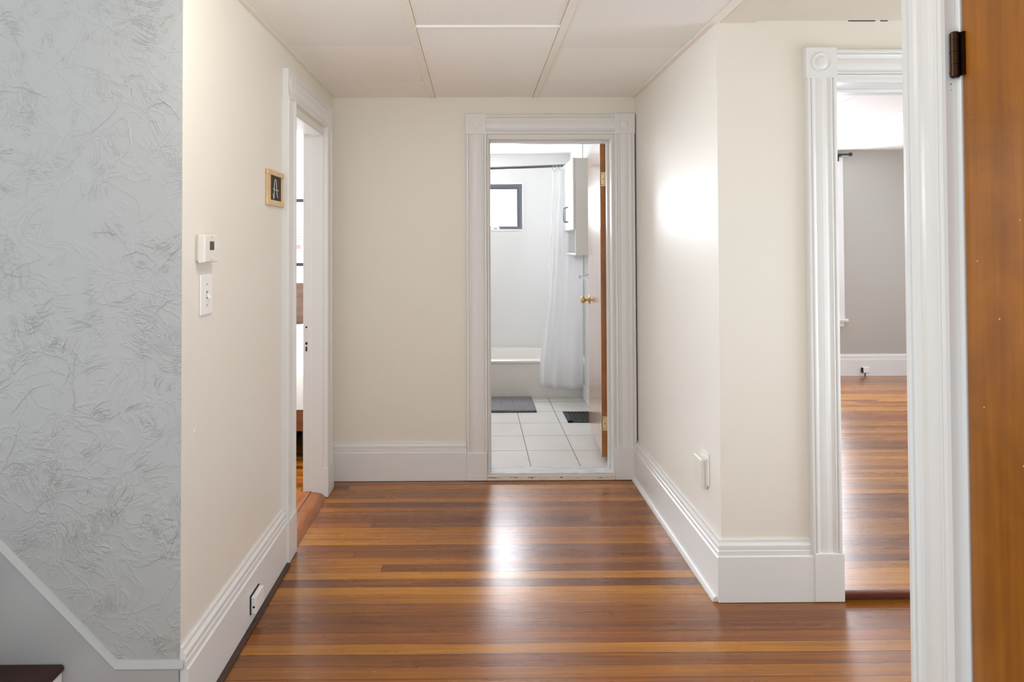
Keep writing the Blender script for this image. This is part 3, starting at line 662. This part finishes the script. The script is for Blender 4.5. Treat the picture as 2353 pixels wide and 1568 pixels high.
# ------------------------------------------------------------------ bathroom things
# bathtub
yf, yb, zr, xa, xb = 5.50, YB-.002, .375, -.62, XB-.002
m = MB()
def ring(x0, x1, y0, y1, z, r, n=6):
    out = []
    for cx, cy, a0 in ((x1-r, y1-r, 0), (x0+r, y1-r, 90), (x0+r, y0+r, 180), (x1-r, y0+r, 270)):
        for k in range(n+1):
            a = R(a0 + 90*k/n); out.append((cx + r*math.cos(a), cy + r*math.sin(a), z))
    return out
rings = [ring(xa, xb, yf+.012, yb, .041, .004), ring(xa, xb, yf+.012, yb, .34, .004), ring(xa, xb, yf, yb, .352, .006), ring(xa, xb, yf-.001, yb, zr-.006, .006), ring(xa+.004, xb-.004, yf+.006, yb-.004, zr, .01),
         ring(xa+.09, xb-.08, yf+.075, yb-.10, zr, .14), ring(xa+.10, xb-.09, yf+.085, yb-.11, zr-.012, .14), ring(xa+.17, xb-.13, yf+.13, yb-.15, .15, .13), ring(xa+.24, xb-.2, yf+.19, yb-.2, .12, .1)]
V = [[m.bm.verts.new(p) for p in r] for r in rings]
for A, B in zip(V, V[1:]):
    for k in range(len(A)): m.bm.faces.new([A[k], A[(k+1)%len(A)], B[(k+1)%len(A)], B[k]])
m.bm.faces.new(V[-1])
tag(m.build('bathtub', M['porcelain'], smooth=True, angle=40), 'white bathtub along the far bathroom wall', 'bathtub')
# shower rod and curtain
t = thing('shower_rod', 'grey steel shower rod above the bathtub', 'shower rod', (.1, 5.47, 2.1))
def rz(x): return 2.092 + .036*(x-.127)
MB().tube([(-.775, 5.47, rz(-.775)), (XB-.004, 5.47, rz(XB))], .0125, 16).build('rod', M['rodm'], t, smooth=True)
for x, a in ((-.779, 1), (XB-.013, -1)):
    MB().lathe((x if a > 0 else XB-.0125, 5.47, rz(x)), (a,0,0), [(0,0),(.026,0),(.026,.006),(.014,.012)], 20).build('flange', M['rodm'], t, smooth=True)
m = MB(); rows = []; NZ, NX = 40, 120
def interp(tab, z):
    for (a, x), (b, y) in zip(tab, tab[1:]):
        if a >= z >= b: return x + (y-x)*(a-z)/(a-b)
    return tab[-1][1]
left = [(2.2, .690), (2.05, .682), (1.7, .668), (1.3, .652), (.91, .631), (.6, .592), (.40, .566), (.25, .557), (.0, .560)]
for i in range(NZ+1):
    f = i/NZ; row = []
    for k in range(NX+1):
        s = k/NX
        top = rz(.68+.27*s) - .035; bot = .162 - .022*min(1, s*2.2)
        z = top + (bot-top)*f
        x0 = interp(left, z); x = x0 + (.950-x0)*(s + .012*math.sin(11*s+2*f))
        amp = .020 + .012*f
        y = 5.422 + amp*(.5+.5*s)*math.sin(2*math.pi*(3.1*s**.8 + .25*math.sin(3*s)) + .9*f) + .004*math.sin(23*s + 4*f) + .012*f*math.sin(4*s)
        row.append((x, min(y, 5.455), z))
    rows.append(row)
m.grid(rows)
cur = m.build('shower_curtain', M['curtain'], smooth=True, angle=180)
sm = cur.modifiers.new('thick', 'SOLIDIFY'); sm.thickness = .0015
tag(cur, 'white cloth shower curtain gathered at the right end of the tub', 'shower curtain')
for s in (.02, .14, .26, .38, .5, .62, .74, .86, .97):
    x = .69+.26*s; z = rz(x)
    MB().tube([(x, 5.47+.019*math.cos(a), z-.012+.030*math.sin(a)) for a in [R(q) for q in range(0, 361, 24)]], .0016, 6).build('curtain_ring', M['chrome'], cur, smooth=True)
# bath mat
t = thing('bath_mat', 'grey knobbly bath mat in front of the tub', 'bath mat', (.15, 5.26, .04))
MB().box(-.22, .494, 5.032, 5.485, .0405, .060).build('pile', M['rug'], t, bevel=.008, seg=3)
MB().box(-.224, .498, 5.026, 5.489, .0402, .046).build('backing', M['black'], t)
# floor register
t = thing('floor_register', 'black slotted heating register in the bathroom floor', 'floor vent', (.84, 4.88, .04))
m = MB().box(.708, .957, 4.735, 4.762, .0403, .047).box(.708, .957, 5.003, 5.03, .0403, .047).box(.708, .748, 4.735, 5.03, .0403, .047).box(.918, .957, 4.735, 5.03, .0403, .047)
m.build('frame', M['black'], t, bevel=.002)
MB().box(.74, .93, 4.75, 5.01, .0401, .0415).build('duct', M['dot'], t)
for k in range(6):
    x = .764 + k*.029; MB().box(x-.0045, x+.0045, 4.755, 5.01, .0412, .0462).build('slat', M['black'], t)
# cabinet
cx0, cy0, cy1 = .782, 4.895, 5.50
t = thing('wall_cabinet', 'white wall cabinet with open shelf below its door', 'cabinet', (XB, 5.2, 1.7))
m = MB().box(cx0+.018, XB-.001, cy0, cy0+.016, 1.324, 2.104).box(cx0+.018, XB-.001, cy1-.016, cy1, 1.324, 2.104)
a, b = cy0+.0155, cy1-.0155
for p, q in ((2.087, 2.103), (1.528, 1.544), (1.325, 1.341)): m.box(cx0+.0185, XB-.0015, a, b, p, q)
m.box(XB-.009, XB-.0015, a, b, 1.335, 2.095)
m.build('carcass', M['cab'], t, bevel=.001)
dl = MB().box(cx0, cx0+.0165, cy0-.001, cy0+.302, 1.531, 2.106).build('door', M['cab'], t, bevel=.002)
dr = MB().box(cx0, cx0+.0165, cy0+.305, cy1+.001, 1.531, 2.106).build('door', M['cab'], t, bevel=.002)
for par, y in ((dl, cy0+.262), (dr, cy0+.345)):
    MB().tube([(cx0+.001, y, 1.60), (cx0-.020, y, 1.602), (cx0-.027, y, 1.612), (cx0-.027, y, 1.712), (cx0-.020, y, 1.722), (cx0+.001, y, 1.724)], .0045, 10).build('handle', M['rodm'], par, smooth=True)
# towel bar
t = thing('towel_bar', 'chrome towel bar post showing beyond the bathroom door edge', 'towel bar', (XB, 4.8, 1.13))
for y in (5.20, 4.62):
    MB().lathe((XB+.0004, y, 1.135), (-1,0,0), [(0,0),(.031,0),(.031,.006),(.026,.012),(.018,.030),(.011,.050),(.009,.060),(.012,.066),(.014,.076),(.012,.086),(0,.089)], 24).build('post', M['chrome'], t, smooth=True, angle=50)
MB().tube([(XB-.076, 4.60, 1.135), (XB-.076, 5.23, 1.135)], .0075, 12).build('bar', M['chrome'], t, smooth=True)
t = thing('light_switch', 'white switch plate in the gap behind the open bathroom door', 'light switch', (XB, 4.36, 1.29))
MB().box(XB-.006, XB-.0005, 4.325, 4.395, 1.235, 1.350).build('plate', M['wplast'], t, bevel=.003)
MB().box(XB-.012, XB-.005, 4.352, 4.368, 1.275, 1.310).build('toggle', M['wplast'], t, bevel=.001)

# ------------------------------------------------------------------ bedroom things
t = thing('bed', 'wood framed bed with white bedding seen through the left doorway', 'bed', (-1.8, 5.0, .015))
MB().box(-2.56, -1.04, 6.105, 6.165, .02, 1.035).build('headboard', M['bedwood'], t, bevel=.006)
MB().box(-2.54, -1.055, 4.005, 4.04, .205, .352).build('foot_rail', M['railwood'], t, bevel=.004)
for x in (-2.54, -1.085): MB().box(x, x+.03, 4.04, 6.105, .205, .352).build('side_rail', M['railwood'], t, bevel=.004)
for x in (-2.53, -1.13):
    for y in (4.01, 6.03): MB().box(x, x+.06, y, y+.06, .0155, .21).build('leg', M['black'], t, bevel=.003)
MB().box(-2.5, -1.09, 4.05, 6.10, .20, .235).build('slat_base', M['black'], t)
m = MB(); rows = []
for i in range(31):
    y = 4.0 + 2.08*i/30; row = []
    for k in range(25):
        s = k/24*2-1; x = -1.80 + .765*s
        z = .60 + .035*(1-abs(s)**4) + .012*math.sin(9*s+4*y)*math.cos(5*y) - .02*(i < 2)
        row.append((x, y, z))
    rows.append(row)
r0 = rows[0]; front = [[(p[0], p[1]-.012*math.sin(f*3.0)-.004*math.sin(30*p[0])*f, .345+(p[2]-.345)*(1-f)) for p in r0] for f in [j/8 for j in range(8, 0, -1)]]
m.grid(front + rows)
du = m.build('duvet', M['linen'], t, smooth=True, angle=80)
MB().box(-2.52, -1.07, 4.03, 6.09, .236, .585).build('mattress', M['linen'], t, bevel=.03)
for x in (-2.18, -1.42):
    m = MB(); rows = []
    for i in range(13):
        v = i/12*2-1; row = []
        for k in range(17):
            s = k/16*2-1; e = max(0, (1-abs(s)**3)*(1-abs(v)**3))
            row.append((x+.34*s, 5.88+.2*v, .60+.075*e**.6))
        rows.append(row)
    m.grid(rows).build('pillow', M['linen'], t, smooth=True, angle=180)
t = thing('framed_print', 'black framed white print hanging above the headboard', 'picture', (-1.85, 6.2, 1.55))
m = MB(); x0, x1_, z0, z1_ = -2.35, -1.35, 1.205, 1.878
m.box(x0, x1_, 6.175, 6.199, z0, z0+.03).box(x0, x1_, 6.175, 6.199, z1_-.03, z1_).box(x0, x0+.03, 6.175, 6.199, z0, z1_).box(x1_-.03, x1_, 6.175, 6.199, z0, z1_)
m.build('frame', M['black'], t)
MB().box(x0+.02, x1_-.02, 6.188, 6.198, z0+.02, z1_-.02).build('print', M['paper'], t)
m = MB()
for k in range(9):
    z = 1.655-.026*k; m.box(-2.0, -1.756+.010*math.sin(k*2.1), 6.1865, 6.1882, z, z+.006)
m.build('grey_marks', M['ink'], t)
MB().box(-2.0, -1.758, 6.1865, 6.1882, 1.375, 1.418).build('pink_patch', M['pink'], t)

# ------------------------------------------------------------------ lights
def point(name, loc, power, rad, col=(1, 1, 1)):
    l = bpy.data.lights.new(name, 'POINT'); l.energy = power; l.shadow_soft_size = rad; l.color = col
    o = bpy.data.objects.new(name, l); o.location = loc; COL.objects.link(o); return o
point('hall_ceiling_lamp', (-.28, 1.45, 2.10), 13, .06, (1, .97, .92))
point('bathroom_fill_light', (-.55, 5.8, 2.15), 9, .1, (1, .99, .98))  # unseen lamp added to lift the dim bathroom
point('bedroom_fill_light', (-2.0, 4.2, 2.35), 45, .12, (1, .98, .95))  # extra out-of-view lamp put in to brighten the bedroom
W = bpy.data.worlds.new('World'); S.world = W; W.use_nodes = True
W.node_tree.nodes['Background'].inputs[0].default_value = (.91, .955, 1.0, 1); W.node_tree.nodes['Background'].inputs[1].default_value = 1.1

# ------------------------------------------------------------------ camera
f, h = 1410., 1.41
yaw, pit, rol, ppx, ppy = .006, .016, -.0036, 1100.6, 540.5
cy_, sy_ = math.cos(yaw), math.sin(yaw); cp, sp = math.cos(pit), math.sin(pit)
fw = Vector((sy_*cp, cy_*cp, sp)); rt = Vector((cy_, -sy_, 0)); up = Vector((-sy_*sp, -cy_*sp, cp))
cr_, sr = math.cos(rol), math.sin(rol)
r2 = rt*cr_ + up*sr; u2 = -rt*sr + up*cr_
cam = bpy.data.cameras.new('Camera'); co = bpy.data.objects.new('Camera', cam); COL.objects.link(co)
mw = Matrix((r2, u2, -fw)).transposed().to_4x4(); mw.translation = Vector((0, 0, h)); co.matrix_world = mw
cam.sensor_fit = 'HORIZONTAL'; cam.sensor_width = 36; cam.lens = f/2353*36
cam.shift_x = (1176.5-ppx)/2353; cam.shift_y = -(784-ppy)/2353
cam.clip_start = .05; cam.clip_end = 60
S.camera = co
vs = S.view_settings
S.display_settings.display_device = 'sRGB'; vs.view_transform = 'Standard'; vs.look = 'None'; vs.gamma = 1; vs.exposure = 0; vs.use_curve_mapping = False
S.cycles.use_denoising = True
S.cycles.adaptive_threshold = .015
S.cycles.max_bounces = 9; S.cycles.diffuse_bounces = 6; S.cycles.glossy_bounces = 5
S.cycles.sample_clamp_indirect = 6
